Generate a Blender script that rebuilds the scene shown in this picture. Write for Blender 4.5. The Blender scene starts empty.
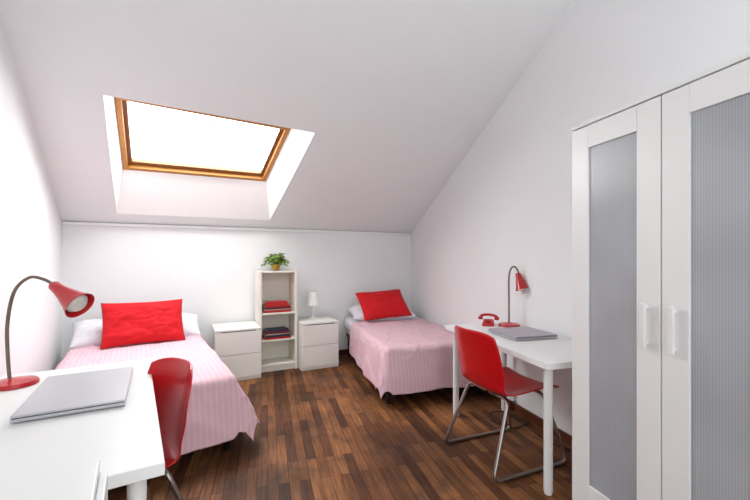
import bpy, math, random
from math import sin, cos, pi, radians, hypot, atan2, sqrt
from mathutils import Vector, Matrix, noise
random.seed(4)
scene = bpy.context.scene
try:
    scene.view_settings.view_transform = 'Standard'
except Exception:
    pass

# ------------------------------------------------------------ materials
def lin(c):
    return tuple(((x/255)/12.92 if x/255 <= .04045 else ((x/255+.055)/1.055)**2.4) for x in c)

def mat(name, rgb, rough=.5, metal=0, bump=0, bscale=40, var=0, vscale=5, coat=0, alpha=None, sheen=0, stretch=None):
    m = bpy.data.materials.new(name); m.use_nodes = True
    nt = m.node_tree; b = nt.nodes['Principled BSDF']
    c = (*lin(rgb), 1)
    b.inputs['Base Color'].default_value = c
    b.inputs['Roughness'].default_value = rough
    b.inputs['Metallic'].default_value = metal
    b.inputs['Coat Weight'].default_value = coat
    b.inputs['Sheen Weight'].default_value = sheen
    tc = nt.nodes.new('ShaderNodeTexCoord')
    src = tc.outputs['Object']
    if stretch:
        mp = nt.nodes.new('ShaderNodeMapping'); mp.inputs['Scale'].default_value = stretch
        nt.links.new(src, mp.inputs['Vector']); src = mp.outputs['Vector']
    n = nt.nodes.new('ShaderNodeTexNoise'); n.inputs['Scale'].default_value = vscale
    n.inputs['Detail'].default_value = 4
    nt.links.new(src, n.inputs['Vector'])
    mx = nt.nodes.new('ShaderNodeMix'); mx.data_type = 'RGBA'
    v = max(var, .015)
    mx.inputs[6].default_value = tuple(x*(1-v) for x in c[:3])+(1,)
    mx.inputs[7].default_value = tuple(min(1, x*(1+v)) for x in c[:3])+(1,)
    nt.links.new(n.outputs['Fac'], mx.inputs[0]); nt.links.new(mx.outputs[2], b.inputs['Base Color'])
    if bump:
        n2 = nt.nodes.new('ShaderNodeTexNoise'); n2.inputs['Scale'].default_value = bscale
        n2.inputs['Detail'].default_value = 5
        nt.links.new(src, n2.inputs['Vector'])
        bp = nt.nodes.new('ShaderNodeBump'); bp.inputs['Strength'].default_value = bump
        bp.inputs['Distance'].default_value = .01
        nt.links.new(n2.outputs['Fac'], bp.inputs['Height']); nt.links.new(bp.outputs['Normal'], b.inputs['Normal'])
    return m

M_wall = mat('plaster_white', (240, 241, 242), .85, bump=.12, bscale=18)
M_ceil = mat('plaster_ceiling', (239, 241, 242), .9, bump=.15, bscale=14)
M_reveal = mat('reveal_paint', (254, 254, 254), .7)
M_lacq = mat('white_lacquer', (234, 234, 233), .35)
M_cream = mat('white_foil', (236, 234, 228), .45)
M_shelf = mat('bookcase_foil', (233, 229, 217), .5)
M_red = mat('red_plastic', (200, 8, 20), .28, coat=.3)
M_redm = mat('red_enamel', (188, 14, 24), .3, coat=.3)
M_redf = mat('red_fabric', (206, 4, 20), .85, bump=.3, bscale=60, var=.06, sheen=.02)
M_chrome = mat('brushed_metal', (170, 165, 160), .3, 1)
M_stem = mat('grey_metal', (120, 108, 98), .35, .8)
M_dark = mat('dark_metal', (38, 36, 38), .45, .5)
M_sheet = mat('white_cotton', (226, 226, 232), .9, bump=.25, bscale=20)
M_matt = mat('mattress_ticking', (215, 210, 208), .9, bump=.2)
M_wood = mat('varnished_pine', (184, 126, 62), .4, var=.25, vscale=8, stretch=(1, 12, 12))
M_woodd = mat('sash_pine', (128, 82, 40), .4, var=.25, vscale=8, stretch=(1, 12, 12))
M_base = mat('baseboard_wood', (92, 48, 28), .4, var=.3, vscale=6)
M_alu = mat('laptop_aluminium', (190, 190, 195), .35, .35)
M_lid = mat('laptop_lid_grey', (172, 164, 174), .35, .3)
M_blind = mat('vent_bar_grey', (205, 205, 205), .6)
M_kbd = mat('laptop_edge', (60, 60, 66), .5)
M_green = mat('leaf_green', (112, 146, 44), .5, var=.35, vscale=12)
M_pot = mat('brass_pot', (186, 150, 62), .35, .5)
M_shade = mat('lamp_shade_white', (246, 245, 243), .7)
M_bulb = mat('bulb_white', (205, 202, 195), .25)
M_soil = mat('soil', (45, 30, 22), .9, bump=.5)
M_cable = mat('cable_black', (30, 28, 28), .6)
M_paper = mat('paper', (228, 222, 208), .8)
M_bred = mat('book_red', (196, 26, 28), .5)
M_bdk = mat('book_dark', (120, 26, 34), .5)
M_bblue = mat('book_blue', (44, 50, 74), .5)

# striped pink bedspread
M_pink = mat('pink_bedspread', (222, 184, 194), .9, bump=.35, bscale=22, var=.04, vscale=3, sheen=.0)
nt = M_pink.node_tree; b = nt.nodes['Principled BSDF']
b.inputs['Specular IOR Level'].default_value = .2
src = b.inputs['Base Color'].links[0].from_socket
tc = nt.nodes.new('ShaderNodeTexCoord')
wv = nt.nodes.new('ShaderNodeTexWave'); wv.bands_direction = 'X'; wv.inputs['Scale'].default_value = 9
wv.inputs['Distortion'].default_value = .4
nt.links.new(tc.outputs['Object'], wv.inputs['Vector'])
mr = nt.nodes.new('ShaderNodeMapRange'); mr.inputs['From Min'].default_value = .72; mr.inputs['From Max'].default_value = .9
mr.inputs['To Max'].default_value = .25
nt.links.new(wv.outputs['Fac'], mr.inputs['Value'])
mx = nt.nodes.new('ShaderNodeMix'); mx.data_type = 'RGBA'
nt.links.new(mr.outputs['Result'], mx.inputs[0]); nt.links.new(src, mx.inputs[6]); mx.inputs[7].default_value = (.85, .74, .77, 1)
nt.links.new(mx.outputs[2], b.inputs['Base Color'])

# floor
M_floor = bpy.data.materials.new('parquet_floor'); M_floor.use_nodes = True
nt = M_floor.node_tree; b = nt.nodes['Principled BSDF']
tc = nt.nodes.new('ShaderNodeTexCoord')
mp = nt.nodes.new('ShaderNodeMapping'); mp.inputs['Rotation'].default_value = (0, 0, radians(-78.7))
nt.links.new(tc.outputs['Object'], mp.inputs['Vector'])
b1 = nt.nodes.new('ShaderNodeTexBrick')
b1.inputs['Scale'].default_value = 1; b1.inputs['Brick Width'].default_value = .62
b1.inputs['Row Height'].default_value = .060; b1.inputs['Mortar Size'].default_value = .0018
b1.inputs['Mortar Smooth'].default_value = .3; b1.inputs['Bias'].default_value = -.1
b1.offset = .37; b1.offset_frequency = 2
b1.inputs['Color1'].default_value = (*lin((88, 51, 29)), 1); b1.inputs['Color2'].default_value = (*lin((158, 104, 62)), 1)
b1.inputs['Mortar'].default_value = (*lin((32, 18, 11)), 1)
nt.links.new(mp.outputs['Vector'], b1.inputs['Vector'])
def rng(sock, a, c, lo, hi):
    g = nt.nodes.new('ShaderNodeMapRange'); g.inputs['From Min'].default_value = a; g.inputs['From Max'].default_value = c
    g.inputs['To Min'].default_value = lo; g.inputs['To Max'].default_value = hi
    nt.links.new(sock, g.inputs['Value']); return g.outputs['Result']
def nz(vec, scale, det):
    n = nt.nodes.new('ShaderNodeTexNoise'); n.inputs['Scale'].default_value = scale; n.inputs['Detail'].default_value = det
    nt.links.new(vec, n.inputs['Vector']); return n.outputs['Fac']
def scl(col, s):
    v = nt.nodes.new('ShaderNodeVectorMath'); v.operation = 'SCALE'
    nt.links.new(col, v.inputs[0]); nt.links.new(s, v.inputs['Scale']); return v.outputs[0]
mp2 = nt.nodes.new('ShaderNodeMapping'); mp2.inputs['Scale'].default_value = (3, 45, 1)
nt.links.new(mp.outputs['Vector'], mp2.inputs['Vector'])
grain = rng(nz(mp2.outputs['Vector'], 1.5, 8), .3, .7, .55, 1.3)
patch = rng(nz(tc.outputs['Object'], 1.7, 6), .38, .62, .52, 1.15)
col = scl(scl(b1.outputs['Color'], grain), patch)
scf = rng(nz(tc.outputs['Object'], 5.5, 8), .56, .70, 0, .6)
mx = nt.nodes.new('ShaderNodeMix'); mx.data_type = 'RGBA'
nt.links.new(scf, mx.inputs[0]); nt.links.new(col, mx.inputs[6]); mx.inputs[7].default_value = (*lin((58, 44, 35)), 1)
nt.links.new(mx.outputs[2], b.inputs['Base Color'])
nt.links.new(rng(nz(tc.outputs['Object'], 3, 5), .3, .7, .46, .72), b.inputs['Roughness'])
b.inputs['Specular IOR Level'].default_value = .28
bp = nt.nodes.new('ShaderNodeBump'); bp.inputs['Strength'].default_value = .3; bp.inputs['Distance'].default_value = .004
nt.links.new(b1.outputs['Fac'], bp.inputs['Height']); bp.invert = True
nt.links.new(bp.outputs['Normal'], b.inputs['Normal'])

# ribbed acrylic panel of the wardrobe
M_rib = bpy.data.materials.new('ribbed_acrylic'); M_rib.use_nodes = True
nt = M_rib.node_tree; b = nt.nodes['Principled BSDF']
tc = nt.nodes.new('ShaderNodeTexCoord')
wv = nt.nodes.new('ShaderNodeTexWave'); wv.bands_direction = 'Y'; wv.inputs['Scale'].default_value = 34
nt.links.new(tc.outputs['Object'], wv.inputs['Vector'])
cr = nt.nodes.new('ShaderNodeMix'); cr.data_type = 'RGBA'
cr.inputs[6].default_value = (*lin((156, 159, 164)), 1); cr.inputs[7].default_value = (*lin((172, 175, 179)), 1)
nt.links.new(wv.outputs['Fac'], cr.inputs[0])
ns_ = nt.nodes.new('ShaderNodeTexNoise'); ns_.inputs['Scale'].default_value = 2.2; nt.links.new(tc.outputs['Object'], ns_.inputs['Vector'])
mg = nt.nodes.new('ShaderNodeMapRange'); mg.inputs['From Min'].default_value = .3; mg.inputs['From Max'].default_value = .7
mg.inputs['To Min'].default_value = .82; mg.inputs['To Max'].default_value = 1.1
nt.links.new(ns_.outputs['Fac'], mg.inputs['Value'])
vs = nt.nodes.new('ShaderNodeVectorMath'); vs.operation = 'SCALE'
nt.links.new(cr.outputs[2], vs.inputs[0]); nt.links.new(mg.outputs['Result'], vs.inputs['Scale'])
nt.links.new(vs.outputs[0], b.inputs['Base Color'])
b.inputs['Roughness'].default_value = .3
bp = nt.nodes.new('ShaderNodeBump'); bp.inputs['Strength'].default_value = .1; bp.inputs['Distance'].default_value = .002
nt.links.new(wv.outputs['Fac'], bp.inputs['Height']); nt.links.new(bp.outputs['Normal'], b.inputs['Normal'])

# window glass
M_glass = bpy.data.materials.new('window_glass'); M_glass.use_nodes = True
nt = M_glass.node_tree; nt.nodes.remove(nt.nodes['Principled BSDF'])
out = nt.nodes['Material Output']
tr = nt.nodes.new('ShaderNodeBsdfTransparent'); gl = nt.nodes.new('ShaderNodeBsdfGlossy'); gl.inputs['Roughness'].default_value = .02
ms = nt.nodes.new('ShaderNodeMixShader'); ms.inputs[0].default_value = .05
nt.links.new(tr.outputs[0], ms.inputs[1]); nt.links.new(gl.outputs[0], ms.inputs[2]); nt.links.new(ms.outputs[0], out.inputs[0])

# ------------------------------------------------------------ mesh helpers
def obj(name, verts, faces, m, parent=None, smooth=False, bevel=0, sub=0, solid=0, mats=None, fm=None):
    me = bpy.data.meshes.new(name); me.from_pydata([tuple(v) for v in verts], [], faces); me.update()
    import bmesh
    bm = bmesh.new(); bm.from_mesh(me)
    if smooth: bmesh.ops.remove_doubles(bm, verts=bm.verts, dist=1e-5)
    if not name.startswith(('wall', 'ceiling', 'floor')):
        bmesh.ops.recalc_face_normals(bm, faces=bm.faces)
    bm.to_mesh(me); bm.free()
    for mm in (mats or [m]): me.materials.append(mm)
    if fm:
        for p, i in zip(me.polygons, fm): p.material_index = i
    if smooth:
        for p in me.polygons: p.use_smooth = True
    o = bpy.data.objects.new(name, me); scene.collection.objects.link(o)
    if parent: o.parent = parent
    if solid:
        s = o.modifiers.new('solid', 'SOLIDIFY'); s.thickness = solid; s.offset = 0
    if bevel:
        s = o.modifiers.new('bevel', 'BEVEL'); s.width = bevel; s.segments = 2; s.limit_method = 'ANGLE'
    if sub:
        s = o.modifiers.new('sub', 'SUBSURF'); s.levels = sub; s.render_levels = sub
    return o

def empty(name, loc, rot=0):
    e = bpy.data.objects.new(name, None); e.location = loc; e.rotation_euler = (0, 0, rot)
    e.empty_display_size = .1
    scene.collection.objects.link(e); return e

BF = [(0, 3, 2, 1), (4, 5, 6, 7), (0, 1, 5, 4), (1, 2, 6, 5), (2, 3, 7, 6), (3, 0, 4, 7)]
def bv(x0, x1, y0, y1, z0, z1):
    return [(x0, y0, z0), (x1, y0, z0), (x1, y1, z0), (x0, y1, z0), (x0, y0, z1), (x1, y0, z1), (x1, y1, z1), (x0, y1, z1)]
def box(name, x0, x1, y0, y1, z0, z1, m, parent, bevel=.003):
    return obj(name, bv(x0, x1, y0, y1, z0, z1), BF, m, parent, bevel=bevel)

def smooth_path(pts, n=8):
    pts = [Vector(p) for p in pts]; out = []
    for i in range(len(pts)-1):
        p0 = pts[max(i-1, 0)]; p1 = pts[i]; p2 = pts[i+1]; p3 = pts[min(i+2, len(pts)-1)]
        for k in range(n):
            t = k/n
            out.append(.5*((2*p1)+(-p0+p2)*t+(2*p0-5*p1+4*p2-p3)*t*t+(-p0+3*p1-3*p2+p3)*t**3))
    out.append(pts[-1]); return out

def round_path(pts, r=.04, n=6):
    pts = [Vector(p) for p in pts]; out = [pts[0]]
    for i in range(1, len(pts)-1):
        a = (pts[i-1]-pts[i]); c = (pts[i+1]-pts[i])
        rr = min(r, a.length*.45, c.length*.45)
        A = pts[i]+a.normalized()*rr; C = pts[i]+c.normalized()*rr
        for k in range(n+1):
            t = k/n
            out.append(A*(1-t)**2+pts[i]*2*t*(1-t)+C*t*t)
    out.append(pts[-1]); return out

def tube(name, path, r, m, parent, seg=10):
    V = []; F = []; N = len(path)
    path = [Vector(p) for p in path]
    t0 = (path[1]-path[0]).normalized()
    up = Vector((0, 0, 1)) if abs(t0.z) < .9 else Vector((1, 0, 0))
    nrm = t0.cross(up).normalized()
    for i, p in enumerate(path):
        t = (path[min(i+1, N-1)]-path[max(i-1, 0)]).normalized()
        nrm = (nrm-t*nrm.dot(t)).normalized(); bn = t.cross(nrm)
        for k in range(seg):
            a = 2*pi*k/seg
            V.append(p+nrm*cos(a)*r+bn*sin(a)*r)
    for i in range(N-1):
        for k in range(seg):
            F.append((i*seg+k, i*seg+(k+1) % seg, (i+1)*seg+(k+1) % seg, (i+1)*seg+k))
    F.append(tuple(range(seg))[::-1]); F.append(tuple((N-1)*seg+k for k in range(seg)))
    return obj(name, V, F, m, parent, smooth=True)

def lathe(name, prof, m, parent, mtx=None, seg=32, cap=True):
    V = []; F = []
    for (r, z) in prof:
        for k in range(seg):
            a = 2*pi*k/seg; V.append(Vector((r*cos(a), r*sin(a), z)))
    n = len(prof)
    for i in range(n-1):
        for k in range(seg):
            F.append((i*seg+k, i*seg+(k+1) % seg, (i+1)*seg+(k+1) % seg, (i+1)*seg+k))
    if cap:
        F.append(tuple(range(seg))[::-1]); F.append(tuple((n-1)*seg+k for k in range(seg)))
    if mtx: V = [mtx @ v for v in V]
    o = obj(name, V, F, m, parent, smooth=False)
    for p in o.data.polygons: p.use_smooth = len(p.vertices) == 4
    s = o.modifiers.new('es', 'EDGE_SPLIT'); s.split_angle = radians(40)
    return o

def aim(p, d):
    return Matrix.Translation(Vector(p)) @ Vector(d).to_track_quat('Z', 'Y').to_matrix().to_4x4()

# ------------------------------------------------------------ room shell
E = 1.30
YB = 4.75; YK = .55; YR = -1.3
def LX(y): return -1.048+.0934*(YB-y)
def RX(y): return 3.020-.2001*(YB-y)
def CH(y): return E+2.5575-.462*y
HB = CH(YB); HK = CH(YK)
obj('floor', [(LX(YB), YB, 0), (LX(YR), YR, 0), (RX(YR), YR, 0), (RX(YB), YB, 0)], [(0, 1, 2, 3)], M_floor)
obj('wall_back', [(LX(YB), YB, 0), (RX(YB), YB, 0), (RX(YB), YB, HB), (LX(YB), YB, HB)], [(0, 1, 2, 3)], M_wall)
for nm, X in (('wall_left', LX), ('wall_right', RX)):
    obj(nm, [(X(YB), YB, 0), (X(YR), YR, 0), (X(YR), YR, HK), (X(YK), YK, HK), (X(YB), YB, HB)], [(0, 1, 2, 3, 4)], M_wall)
# sloped ceiling with skylight opening
oc = [(-.471, 3.14), (1.038, 3.18), (.936, 4.57), (-.573, 4.57)]
sl = [(LX(YK), YK), (RX(YK), YK), (RX(YB), YB), (LX(YB), YB)]
V = [(x, y, CH(y)) for x, y in sl]+[(x, y, CH(y)) for x, y in oc]
V += [(LX(YR), YR, HK), (RX(YR), YR, HK)]
F = [(0, 1, 5, 4), (1, 2, 6, 5), (2, 3, 7, 6), (3, 0, 4, 7), (8, 9, 1, 0)]
obj('ceiling', V, F, M_ceil)
# skylight
OFF = .25
ic = [(-.445, 3.42), (.90, 3.47), (.825, 4.25), (-.485, 4.26)]
IW = [Vector((x, y, CH(y)+OFF)) for x, y in ic]
OW = [Vector((x, y, CH(y))) for x, y in oc]
win = empty('window_1', (0, 0, 0))
cen = sum(IW, Vector())/4
obj('skylight_reveal', OW+IW, [(0, 1, 5, 4), (1, 2, 6, 5), (2, 3, 7, 6), (3, 0, 4, 7)], M_reveal, win)
nrm = Vector((0, .4194, .9078))
def ring(name, quad, w, d0, d1, m, parent, ws=None):
    inner = []
    ws = ws or [w]*4
    for i in range(4):
        p = quad[i]; e1 = (quad[(i+1) % 4]-p).normalized(); e0 = (quad[i-1]-p).normalized()
        inner.append(p+e1*ws[i-1]+e0*ws[i])
    V = [q+nrm*d0 for q in quad]+[q+nrm*d0 for q in inner]+[q+nrm*d1 for q in quad]+[q+nrm*d1 for q in inner]
    F = []
    for i in range(4):
        j = (i+1) % 4
        F += [(i, j, 4+j, 4+i), (8+i, 12+i, 12+j, 8+j), (4+i, 4+j, 12+j, 12+i), (i, 8+i, 8+j, j)]
    obj(name, V, F, m, parent, bevel=.003)
    return inner
in1 = ring('window_frame', IW, .040, -.01, .09, M_wood, win)
in2 = ring('window_sash', [p+(cen-p)*.004 for p in in1], .04, .025, .07, M_woodd, win, ws=[.034, .032, .048, .032])
obj('window_pane', [p+nrm*.05 for p in [q+(q-cen)*.01 for q in in2]], [(0, 1, 2, 3)], M_glass, win)
tl, trr = in2[0], in2[1]
e = (trr-tl).normalized(); dn = (in2[3]-in2[0]).normalized()
def bar(name, a, c, w, d0, d1, m, parent):
    V = []
    for p in (a, c):
        V += [p+nrm*d0, p+dn*w+nrm*d0, p+dn*w+nrm*d1, p+nrm*d1]
    obj(name, V, [(0, 1, 2, 3), (7, 6, 5, 4), (0, 4, 5, 1), (1, 5, 6, 2), (2, 6, 7, 3), (3, 7, 4, 0)], m, parent, bevel=.002)
bar('vent_bar', tl+e*.01+dn*.13, trr-e*.01+dn*.13, .010, .03, .045, M_blind, win)
bar('sash_catch', tl+e*.62+dn*.06, tl+e*.632+dn*.06, .07, .015, .03, M_blind, win)

# trims
tr1 = empty('trim_1', (0, 0, 0))
box('ledge', LX(YB)+.01, RX(YB)-.012, YB-.028, YB-.002, HB-.035, HB-.002, M_wall, tr1, .006)
PR = radians(-11.31); PL = radians(5.34)
def PQ(p, q, z=0): return (.9806*p+.1962*q, -.1962*p+.9806*q, z)
bb = empty('baseboard_right', (0, 0, 0), PR)
box('board', 2.008, 2.026, -1.0, 5.2, .001, .07, M_base, bb, .004)
bb = empty('baseboard_back', (0, 0, 0))
box('board', LX(YB)+.01, RX(YB)-.03, YB-.016, YB-.001, .001, .07, M_base, bb, .004)
bb = empty('baseboard_left', (LX(YB), YB, 0), PL)
box('board', .002, .016, -5.5, -.03, .001, .07, M_base, bb, .004)

# ------------------------------------------------------------ furniture
def nightstand(loc, w, rot=0):
    r = empty('nightstand', loc, rot); d = .47; h = .55
    box('carcass', 0, w, .018, d, .0, h-.022, M_cream, r, .002)
    box('top', -.0, w, 0, d, h-.02, h, M_cream, r, .003)
    box('drawer_front_1', .004, w-.004, 0, .017, .285, h-.028, M_cream, r, .003)
    box('drawer_front_2', .004, w-.004, 0, .017, .035, .275, M_cream, r, .003)
    box('finger_pull_1', .06, w-.06, -.001, .012, h-.0275, h-.0205, M_kbd, r, 0)
    return r
nightstand((.310, 4.22, 0), .465)
nightstand((1.235, 4.25, 0), .45)

def bookcase(loc):
    r = empty('bookcase', loc); w = .44; d = .30; h = 1.13
    box('side_1', 0, .03, 0, d, 0, h, M_shelf, r); box('side_2', w-.03, w, 0, d, 0, h, M_shelf, r)
    box('top', -.0, w, 0, d, h, h+.022, M_shelf, r)
    box('back_panel', .03, w-.03, d-.01, d, .04, h, M_shelf, r, 0)
    box('plinth', .03, w-.03, .02, .04, 0, .06, M_shelf, r)
    for i, z in enumerate((.06, .345, .65)):
        box('shelf_%d' % (i+1), .03, w-.03, .005, d-.01, z, z+.022, M_shelf, r)
    return r
bookcase((.782, 4.40, 0))

def books(loc, specs, rot=0):
    V = []; F = []; fm = []; z = 0
    for (w, d, h, c, a, ox) in specs:
        parts = [(bv(-w/2, w/2, -d/2, d/2, z, z+.003), c), (bv(-w/2, w/2, -d/2, d/2, z+h-.003, z+h), c),
                 (bv(-w/2, w/2, -d/2, -d/2+.004, z, z+h), c), (bv(-w/2+.004, w/2-.004, -d/2+.003, d/2-.004, z+.003, z+h-.003), 0)]
        for vs, ci in parts:
            k = len(V)
            for x, y, zz in vs: V.append((x*cos(a)-y*sin(a)+ox, x*sin(a)+y*cos(a), zz))
            F += [tuple(i+k for i in f) for f in BF]; fm += [ci]*6
        z += h+.002
    o = obj('book_stack', V, F, None, None, mats=[M_paper, M_bred, M_bdk, M_bblue], fm=fm)
    o.location = loc; o.rotation_euler[2] = rot
books((.995, 4.50, .673), [(.31, .18, .026, 1, 0, 0), (.30, .18, .008, 0, .02, 0), (.30, .18, .028, 2, .03, 0), (.27, .17, .026, 1, -.03, 0), (.24, .15, .024, 1, -.05, 0)])
books((.995, 4.50, .368), [(.30, .19, .022, 1, 0, 0), (.28, .18, .024, 3, .05, 0), (.28, .18, .008, 0, .02, 0), (.28, .18, .022, 2, -.03, -.005), (.25, .16, .022, 3, .08, 0)])

# plant
pl = empty('potted_plant', (1.0, 4.54, 1.153))
lathe('pot', [(.035, 0), (.047, .04), (.052, .075), (.048, .075), (.044, .06)], M_pot, pl)
lathe('soil', [(.043, .058), (.043, .064)], M_soil, pl)
V = []; F = []
for i in range(170):
    a = random.uniform(0, 2*pi); el = random.uniform(.0, 1.5); R = random.uniform(.05, .13)
    base = Vector((.02*cos(a), .02*sin(a), .07))
    tip = base+Vector((cos(a)*cos(el)*R, sin(a)*cos(el)*R, sin(el)*R))
    d = Vector((cos(a+random.uniform(-.6, .6)), sin(a+random.uniform(-.6, .6)), random.uniform(-.6, .5))).normalized()
    L = random.uniform(.035, .055); wd = L*.45
    s = d.cross(Vector((0, 0, 1))).normalized()
    up = s.cross(d)*.006
    k = len(V)
    V += [tip, tip+d*L*.35+s*wd+up, tip+d*L*.75+s*wd*.7, tip+d*L-up*2, tip+d*L*.75-s*wd*.7, tip+d*L*.35-s*wd+up, tip+d*L*.45]
    F += [(k, k+1, k+6), (k+1, k+2, k+6), (k+2, k+3, k+6), (k+3, k+4, k+6), (k+4, k+5, k+6), (k+5, k, k+6)]
    k = len(V); s2 = s*.0012
    V += [base-s2, base+s2, tip+s2, tip-s2]; F.append((k, k+1, k+2, k+3))
obj('foliage', V, F, M_green, pl)

# small bedside lamp
tl_ = empty('table_lamp', (1.465, 4.56, .551))
lathe('base', [(.001, 0), (.055, 0), (.055, .008), (.02, .018), (.009, .03), (.009, .2), (.001, .2)], M_shade, tl_)
lathe('shade', [(.085, .165), (.055, .33), (.052, .33), (.082, .165)], M_shade, tl_, cap=False)
lathe('bulb', [(.001, .19), (.018, .2), (.026, .23), (.02, .255), (.001, .262)], M_bulb, tl_)

# ---- beds
def pillow(name, w, h, t, m, parent, loc, rot, seed=0):
    n = 36; V = []; F = []
    for sgn in (1, -1):
        for j in range(n+1):
            for i in range(n+1):
                u = -1+2*i/n; v = -1+2*j/n
                x = w/2*u*(1-.05*(1-v*v)); y = h/2*v*(1-.07*(1-u*u))
                k = max(0, (1-u**4)*(1-v**4))**.6
                z = sgn*t/2*k
                nz = noise.noise(Vector((u*1.8+seed, v*1.8, sgn*2+seed)))*.026+noise.noise(Vector((u*5+seed, v*5, sgn)))*.012
                nz += -.012*max(0, 1-abs(noise.noise(Vector((u*2.5+seed, v*2.5+3, sgn+seed))))*9)*sgn
                z += nz*k
                V.append((x, y, z))
    o = (n+1)**2
    for s in (0, 1):
        for j in range(n):
            for i in range(n):
                a = s*o+j*(n+1)+i
                f = (a, a+1, a+n+2, a+n+1); F.append(f if s == 0 else f[::-1])
    mt = Matrix.Translation(loc) @ Matrix.Rotation(rot[2], 4, 'Z') @ Matrix.Rotation(rot[0], 4, 'X') @ Matrix.Rotation(rot[1], 4, 'Y')
    V = [mt @ Vector(v) for v in V]
    return obj(name, V, F, m, parent, smooth=True)

def bed(loc, rot, w, L, top, D, flL, flR, flF, cover_end, seed):
    r = empty('single_bed', loc, rot)
    for i, (x0, x1, y0, y1) in enumerate([(-w/2+.02, -w/2+.05, .03, L-.02), (w/2-.05, w/2-.02, .03, L-.02), (-w/2+.05, w/2-.05, .03, .06), (-w/2+.05, w/2-.05, L-.05, L-.02)]):
        box('frame_rail_%d' % (i+1), x0, x1, y0, y1, .25, .30, M_dark, r)
    for i in range(12):
        y = .12+i*(L-.26)/11
        box('slat_%d' % (i+1), -w/2+.05, w/2-.05, y, y+.06, .285, .30, M_dark, r, 0)
    k = 1
    for x in (-w/2+.05, w/2-.05):
        for y in (.07, L-.08):
            lathe('leg_%d' % k, [(.018, 0), (.022, .01), (.022, .25)], M_dark, r, Matrix.Translation((x, y, 0)), 16); k += 1
    box('mattress', -w/2+.01, w/2-.01, .015, L, .302, top-.015, M_matt, r, .03)
    rr = .05; V = []; F = []
    S0 = -(w/2+D); S1 = w/2+D; T0 = -D; T1 = cover_end
    ns = 140; ntt = 170
    for j in range(ntt+1):
        t = T0+(T1-T0)*j/ntt
        for i in range(ns+1):
            s = S0+(S1-S0)*i/ns
            cx = max(-w/2+rr-.01, min(w/2-rr+.01, s)); cy = max(t, rr)
            dx = s-cx; dy = t-cy; ee = hypot(dx, dy)
            rid = max(0, 1-abs(noise.noise(Vector((s*2.2+t*.9+seed, t*1.6-s*.5, seed*2))))*10)
            rid2 = max(0, 1-abs(noise.noise(Vector((s*4-t*1.5+seed, t*2.5+s, seed*3))))*8)
            wr = .010*rid+.007*rid2
            z = top+.004+wr+.009*noise.noise(Vector((s*4+seed, t*4, seed)))+.004*noise.noise(Vector((s*11, t*11, seed)))
            if ee < 1e-6:
                V.append((s, t, z)); continue
            ang = atan2(-dy, dx)
            ee2 = ee*(1-.22*abs(sin(2*ang)))
            ux, uy = dx/ee, dy/ee
            wR = max(0, ux)**2; wL = max(0, -ux)**2; wF = uy*uy
            tp = 1-.85*min(1, max(0, cy/cover_end))
            fl = wR*flR*tp+wL*flL*tp+wF*flF
            if ee2 < rr*pi/2:
                off = rr*sin(ee2/rr); dz = rr*(1-cos(ee2/rr))
            else:
                rest = ee2-rr*pi/2
                g = min(1, rest/.2)
                ph = 13*(cx*1.0+cy*.9)+3.0*ang+seed
                fold = g*(.5+.5*sin(ph+1.5*sin(ph*.37)))*.038*min(1, fl*6)+g*.014*noise.noise(Vector((cx*6, cy*6, seed+rest*3)))*min(1, fl*6)
                off = rr+fl*rest+fold; dz = rr+rest*.96
            V.append((cx+ux*(off+wr*.5), cy+uy*(off+wr*.5), z-dz+.012*noise.noise(Vector((cx*3, cy*3, seed+5)))*min(1, dz/.2)))
    for j in range(ntt):
        for i in range(ns):
            a = j*(ns+1)+i; F.append((a, a+1, a+ns+2, a+ns+1))
    obj('bedspread', V, F, M_pink, r, smooth=True, solid=.008)
    V = []; F = []; n = 40
    for j in range(9):
        t = cover_end-.03+j*(L-cover_end+.02)/8
        for i in range(n+1):
            s = -(w/2+.10)+(w+.20)*i/n
            cx = max(-w/2+rr-.005, min(w/2-rr+.005, s)); dx = s-cx; e2 = abs(dx)
            z = top+.002+(.012 if j < 1 else 0)+.004*noise.noise(Vector((s*6, t*6, 3)))
            if e2 < rr*pi/2: V.append((cx+math.copysign(rr*sin(e2/rr), dx), t, z-rr*(1-cos(e2/rr))))
            else: V.append((cx+math.copysign(rr+.003, dx), t, z-rr-(e2-rr*pi/2)))
    for j in range(8):
        for i in range(n):
            a = j*(n+1)+i; F.append((a, a+1, a+n+2, a+n+1))
    obj('sheet', V, F, M_sheet, r, smooth=True, solid=.004)
    return r

b1 = bed((-.195, 2.64, 0), PL, 1.06, 1.99, .50, .37, .10, .36, .24, 1.59, 1.3)
pillow('white_pillow_1', .64, .42, .18, M_sheet, b1, (-.22, 1.76, .595), (radians(22), 0, radians(2)), 2)
pillow('white_pillow_2', .60, .42, .18, M_sheet, b1, (.24, 1.77, .595), (radians(22), 0, radians(-3)), 5)
pillow('red_pillow', .67, .43, .15, M_redf, b1, (.03, 1.51, .70), (radians(62), radians(0), radians(2)), 9)
b2 = bed(PQ(1.48, 3.17), PR, .98, 1.85, .50, .37, .16, .015, .14, 1.42, 6.2)
pillow('white_pillow_1', .84, .44, .17, M_sheet, b2, (-.05, 1.60, .585), (radians(10), 0, 0), 4)
pillow('red_pillow', .64, .46, .15, M_redf, b2, (-.06, 1.48, .71), (radians(42), radians(-4), radians(8)), 12)

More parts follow.
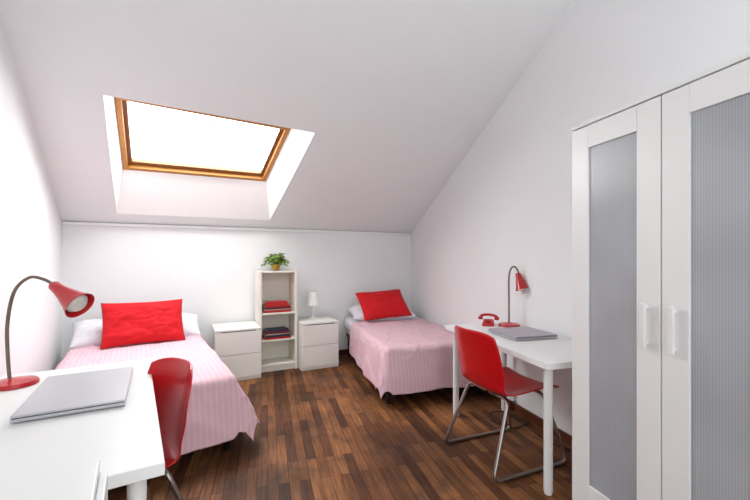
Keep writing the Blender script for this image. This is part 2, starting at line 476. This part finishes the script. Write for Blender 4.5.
# ---- desks
def desk(loc, rot, w, d, h=.74):
    r = empty('desk', loc, rot)
    box('desktop', 0, w, 0, d, h-.036, h, M_lacq, r, .003)
    k = 1
    for x in (.065, w-.065):
        for y in (.07, d-.07):
            lathe('leg_%d' % k, [(.021, 0), (.021, .012), (.024, .014), (.024, h-.05), (.034, h-.05), (.034, h-.037)], M_lacq, r, Matrix.Translation((x, y, 0)), 24); k += 1
    return r
desk(PQ(1.424, 1.69), PR, .585, 1.21)
desk((-.039-.66*.9957, 1.191-.66*.093, 0), PL, .66, 1.28)

# near cabinet
cb = empty('storage_cabinet', (-.166-.50*.9957, 1.066-.50*.093, 0), PL)
box('carcass', 0, .498, -.40, 0, .05, .815, M_lacq, cb)
box('top', 0, .50, -.405, 0.0, .817, .84, M_lacq, cb)
box('plinth', .02, .48, -.38, -.02, 0, .05, M_lacq, cb)
box('cabinet_door', .499, .515, -.395, -.005, .055, .812, M_lacq, cb)

# laptops
def laptop(loc, rot, w, d, mlid):
    r = empty('laptop', loc, rot)
    box('body', 0, w, 0, d, .003, .015, M_alu, r, .003)
    box('gap', .004, w-.004, .004, d-.004, .015, .018, M_kbd, r, 0)
    box('lid', 0, w, 0, d, .018, .027, mlid, r, .003)
    for i, (x, y) in enumerate(((.02, .02), (w-.02, .02), (.02, d-.02), (w-.02, d-.02))):
        box('foot_%d' % (i+1), x-.008, x+.008, y-.008, y+.008, 0, .003, M_kbd, r, 0)
laptop((-.512, 1.69, .741), radians(2.5), .325, .50, M_alu)
laptop(PQ(1.60, 2.20, .741), PR, .34, .33, M_lid)

# desk lamps
def desk_lamp(loc, rot, stem, head0, headdir, hl, hr, br):
    r = empty('desk_lamp', loc, rot)
    lathe('base', [(.001, 0), (br, 0), (br, .010), (br*.93, .018), (br*.4, .024), (.012, .03), (.001, .03)], M_redm, r, seg=48)
    tube('gooseneck', smooth_path(stem), .007, M_stem, r)
    mt = aim(head0, headdir)
    lathe('shade', [(.016, -.01), (.022, .0), (.026, hl*.25), (.034, hl*.45), (hr*.8, hl*.8), (hr, hl), (hr-.003, hl), (hr*.77, hl*.8), (.030, hl*.45)], M_redm, r, mt, 40, cap=False)
    lathe('shade_cap', [(.001, -.012), (.016, -.01)], M_redm, r, mt, 24, cap=False)
    lathe('bulb', [(.001, hl*.3), (.018, hl*.35), (hr*.62, hl*.75), (hr*.72, hl*.9), (hr*.5, hl*.99), (.001, hl*1.01)], M_bulb, r, mt, 32, cap=False)
CR = radians(-27.04)
desk_lamp((-.655, 2.215, .741), CR, [(-.02, 0, .02), (-.028, 0, .12), (-.03, 0, .27), (.0, 0, .41), (.065, 0, .472), (.13, 0, .465), (.175, 0, .44)],
          (.18, -.005, .437), (.86, -.16, -.54), .16, .062, .085)
desk_lamp(PQ(1.915, 2.72, .741), CR, [(.0, 0, .02), (.0, 0, .2), (0, 0, .40), (.02, 0, .475), (.05, 0, .485), (.075, 0, .45), (.075, 0, .43)],
          (.075, 0, .425), (.18, -.25, -.95), .13, .055, .085)

# small red telephone on the right desk
tp = empty('telephone', PQ(1.76, 2.78, .741), PR-radians(35))
obj('body', [(-.05, -.05, 0), (.05, -.05, 0), (.05, .05, 0), (-.05, .05, 0), (-.045, -.042, .022), (.045, -.042, .022), (.04, .042, .05), (-.04, .042, .05)], BF, M_redm, tp, bevel=.008)
tube('handset', smooth_path([(-.07, .03, .062), (-.05, .03, .078), (0, .03, .086), (.05, .03, .078), (.07, .03, .062)]), .011, M_redm, tp, 14)
for i, x in enumerate((-.065, .065)):
    lathe('earpiece_%d' % (i+1), [(.019, .045), (.021, .052), (.018, .066), (.001, .068)], M_redm, tp, Matrix.Translation((x, .03, 0)), 20)
lathe('dial', [(.001, 0), (.018, 0), (.018, .004), (.001, .005)], M_bdk, tp, aim((0, -.012, .0335), (0, -.32, .95)), 24)

# ---- chairs
def chair(loc, rot, sx=1, sz=1):
    r = empty('desk_chair', loc, rot)
    r.scale = (sx, sx, sz)
    prof = smooth_path([(0, .235, .425), (0, .20, .452), (0, .10, .452), (0, -.05, .438), (0, -.15, .442), (0, -.205, .485), (0, -.228, .56), (0, -.245, .66), (0, -.268, .76), (0, -.285, .825)], 4)
    n = len(prof)-1; V = []; F = []; nu = 16
    for j, p in enumerate(prof):
        v = j/n
        hw = .205 if v < .4 else (.205-.012*sin(pi*(v-.4)/.3) if v < .7 else .205-.02*(v-.7)/.3)
        e = min(1, v/.10) if v < .5 else min(1, (1-v)/.16)
        hw *= .80+.20*sqrt(max(0, 1-(1-e)**2))
        bk = max(0, min(1, (v-.42)/.2))
        for i in range(nu+1):
            u = -1+2*i/nu
            V.append((hw*u, p.y+bk*.055*abs(u)**2.2, p.z+(1-bk)*.022*abs(u)**2.5 - (.018*u**4 if v > .97 else 0)))
    for j in range(n):
        for i in range(nu):
            a = j*(nu+1)+i; F.append((a, a+1, a+nu+2, a+nu+1))
    o = obj('shell', V, F, M_red, r, smooth=True, solid=.008); s = o.modifiers.new('sub', 'SUBSURF'); s.levels = 1; s.render_levels = 1
    for k, s in enumerate((-1, 1)):
        x = s*.17; xo = s*.225
        tube('leg_frame_%d' % (k+1), round_path([(s*.02, .12, .425), (x, .13, .425), (xo, .255, .012), (xo, -.27, .012), (x, -.12, .425), (s*.02, -.12, .418)], .05), .0105, M_chrome, r)
    box('seat_mount', -.09, .09, -.13, .13, .424, .434, M_dark, r, .002)
chair(PQ(1.51, 2.20), PR+radians(-90+7), 1.12, 1.04)
chair((-.24, 1.87, 0), radians(90+28))

# ---- wardrobe
wd = empty('wardrobe', (0, 0, 0), PR)
p0 = 1.463; p1 = 2.0; q1 = 1.565; q0 = .665; H = 1.955
box('side_1', p0+.02, p1, q1-.018, q1, 0, H-.02, M_lacq, wd)
box('side_2', p0+.02, p1, q0, q0+.018, 0, H-.02, M_lacq, wd)
box('top', p0, p1, q0-.002, q1+.002, H-.02, H, M_lacq, wd)
box('bottom', p0+.02, p1, q0+.018, q1-.018, .06, .08, M_lacq, wd)
box('plinth', p0+.03, p0+.05, q0+.018, q1-.018, 0, .06, M_lacq, wd)
box('back_panel', p1-.012, p1-.004, q0+.018, q1-.018, .08, H-.02, M_lacq, wd)
qm = (q0+q1)/2
for k, (a, c) in enumerate(((q0+.002, qm-.0025), (qm+.0025, q1-.002))):
    z0, z1 = .05, H-.026; st = .10
    box('door_%d_stile_a' % (k+1), p0, p0+.018, a, a+st, z0, z1, M_lacq, wd)
    box('door_%d_stile_b' % (k+1), p0, p0+.018, c-st, c, z0, z1, M_lacq, wd)
    box('door_%d_rail_top' % (k+1), p0, p0+.018, a+st, c-st, z1-.105, z1, M_lacq, wd, .001)
    box('door_%d_rail_bottom' % (k+1), p0, p0+.018, a+st, c-st, z0, z0+.17, M_lacq, wd, .001)
    box('door_%d_panel' % (k+1), p0+.009, p0+.014, a+st-.004, c-st+.004, z0+.165, z1-.1, M_rib, wd, 0)
    hq = qm+.055 if k else qm-.055
    box('handle_%d' % (k+1), p0-.028, p0-.016, hq-.010, hq+.010, .94, 1.12, M_lacq, wd, .003)
    for zz in (.96, 1.10):
        box('handle_%d_post_%d' % (k+1, int(zz*100)), p0-.017, p0+.001, hq-.005, hq+.005, zz-.006, zz+.006, M_lacq, wd, 0)

# cables on the floor by the right wall
cab = empty('power_cable', (0, 0, 0))
pts = [PQ(1.98, 2.55, .007), PQ(1.90, 2.52, .007), PQ(1.80, 2.5, .007), PQ(1.72, 2.65, .007), PQ(1.80, 2.80, .007), PQ(1.90, 2.78, .007), PQ(1.93, 2.6, .007), PQ(1.90, 2.3, .007), PQ(1.95, 2.1, .007)]
tube('cord', smooth_path(pts), .004, M_cable, cab, 8)

# ------------------------------------------------------------ light
w = bpy.data.worlds.new('sky'); scene.world = w; w.use_nodes = True
nt = w.node_tree; bg = nt.nodes['Background']
tc = nt.nodes.new('ShaderNodeTexCoord')
dp = nt.nodes.new('ShaderNodeVectorMath'); dp.operation = 'DOT_PRODUCT'; dp.inputs[1].default_value = (0, .7, .714)
nt.links.new(tc.outputs['Generated'], dp.inputs[0])
mr = nt.nodes.new('ShaderNodeMapRange'); mr.interpolation_type = 'SMOOTHSTEP'
mr.inputs['From Min'].default_value = .3; mr.inputs['From Max'].default_value = .95
mr.inputs['To Min'].default_value = 2.4; mr.inputs['To Max'].default_value = 8
nt.links.new(dp.outputs['Value'], mr.inputs['Value']); nt.links.new(mr.outputs['Result'], bg.inputs['Strength'])
bg.inputs['Color'].default_value = (.95, .985, 1, 1)

# daylight falling through the skylight
ld = bpy.data.lights.new('skylight_daylight', 'AREA'); ld.shape = 'RECTANGLE'; ld.size = 1.25; ld.size_y = .78
ld.energy = 42; ld.color = (1, .998, .995)
lo = bpy.data.objects.new('skylight_daylight', ld); scene.collection.objects.link(lo)
lo.location = cen+nrm*.11
lo.rotation_euler = (radians(-24.8), 0, radians(1))

# ------------------------------------------------------------ camera
cd = bpy.data.cameras.new('camera'); cam = bpy.data.objects.new('camera', cd); scene.collection.objects.link(cam)
cd.sensor_width = 36; cd.lens = 36*380/750; cd.shift_y = 8/750; cd.clip_start = .02
cam.location = (0, 0, E); cam.rotation_euler = (radians(90), 0, CR)
scene.camera = cam
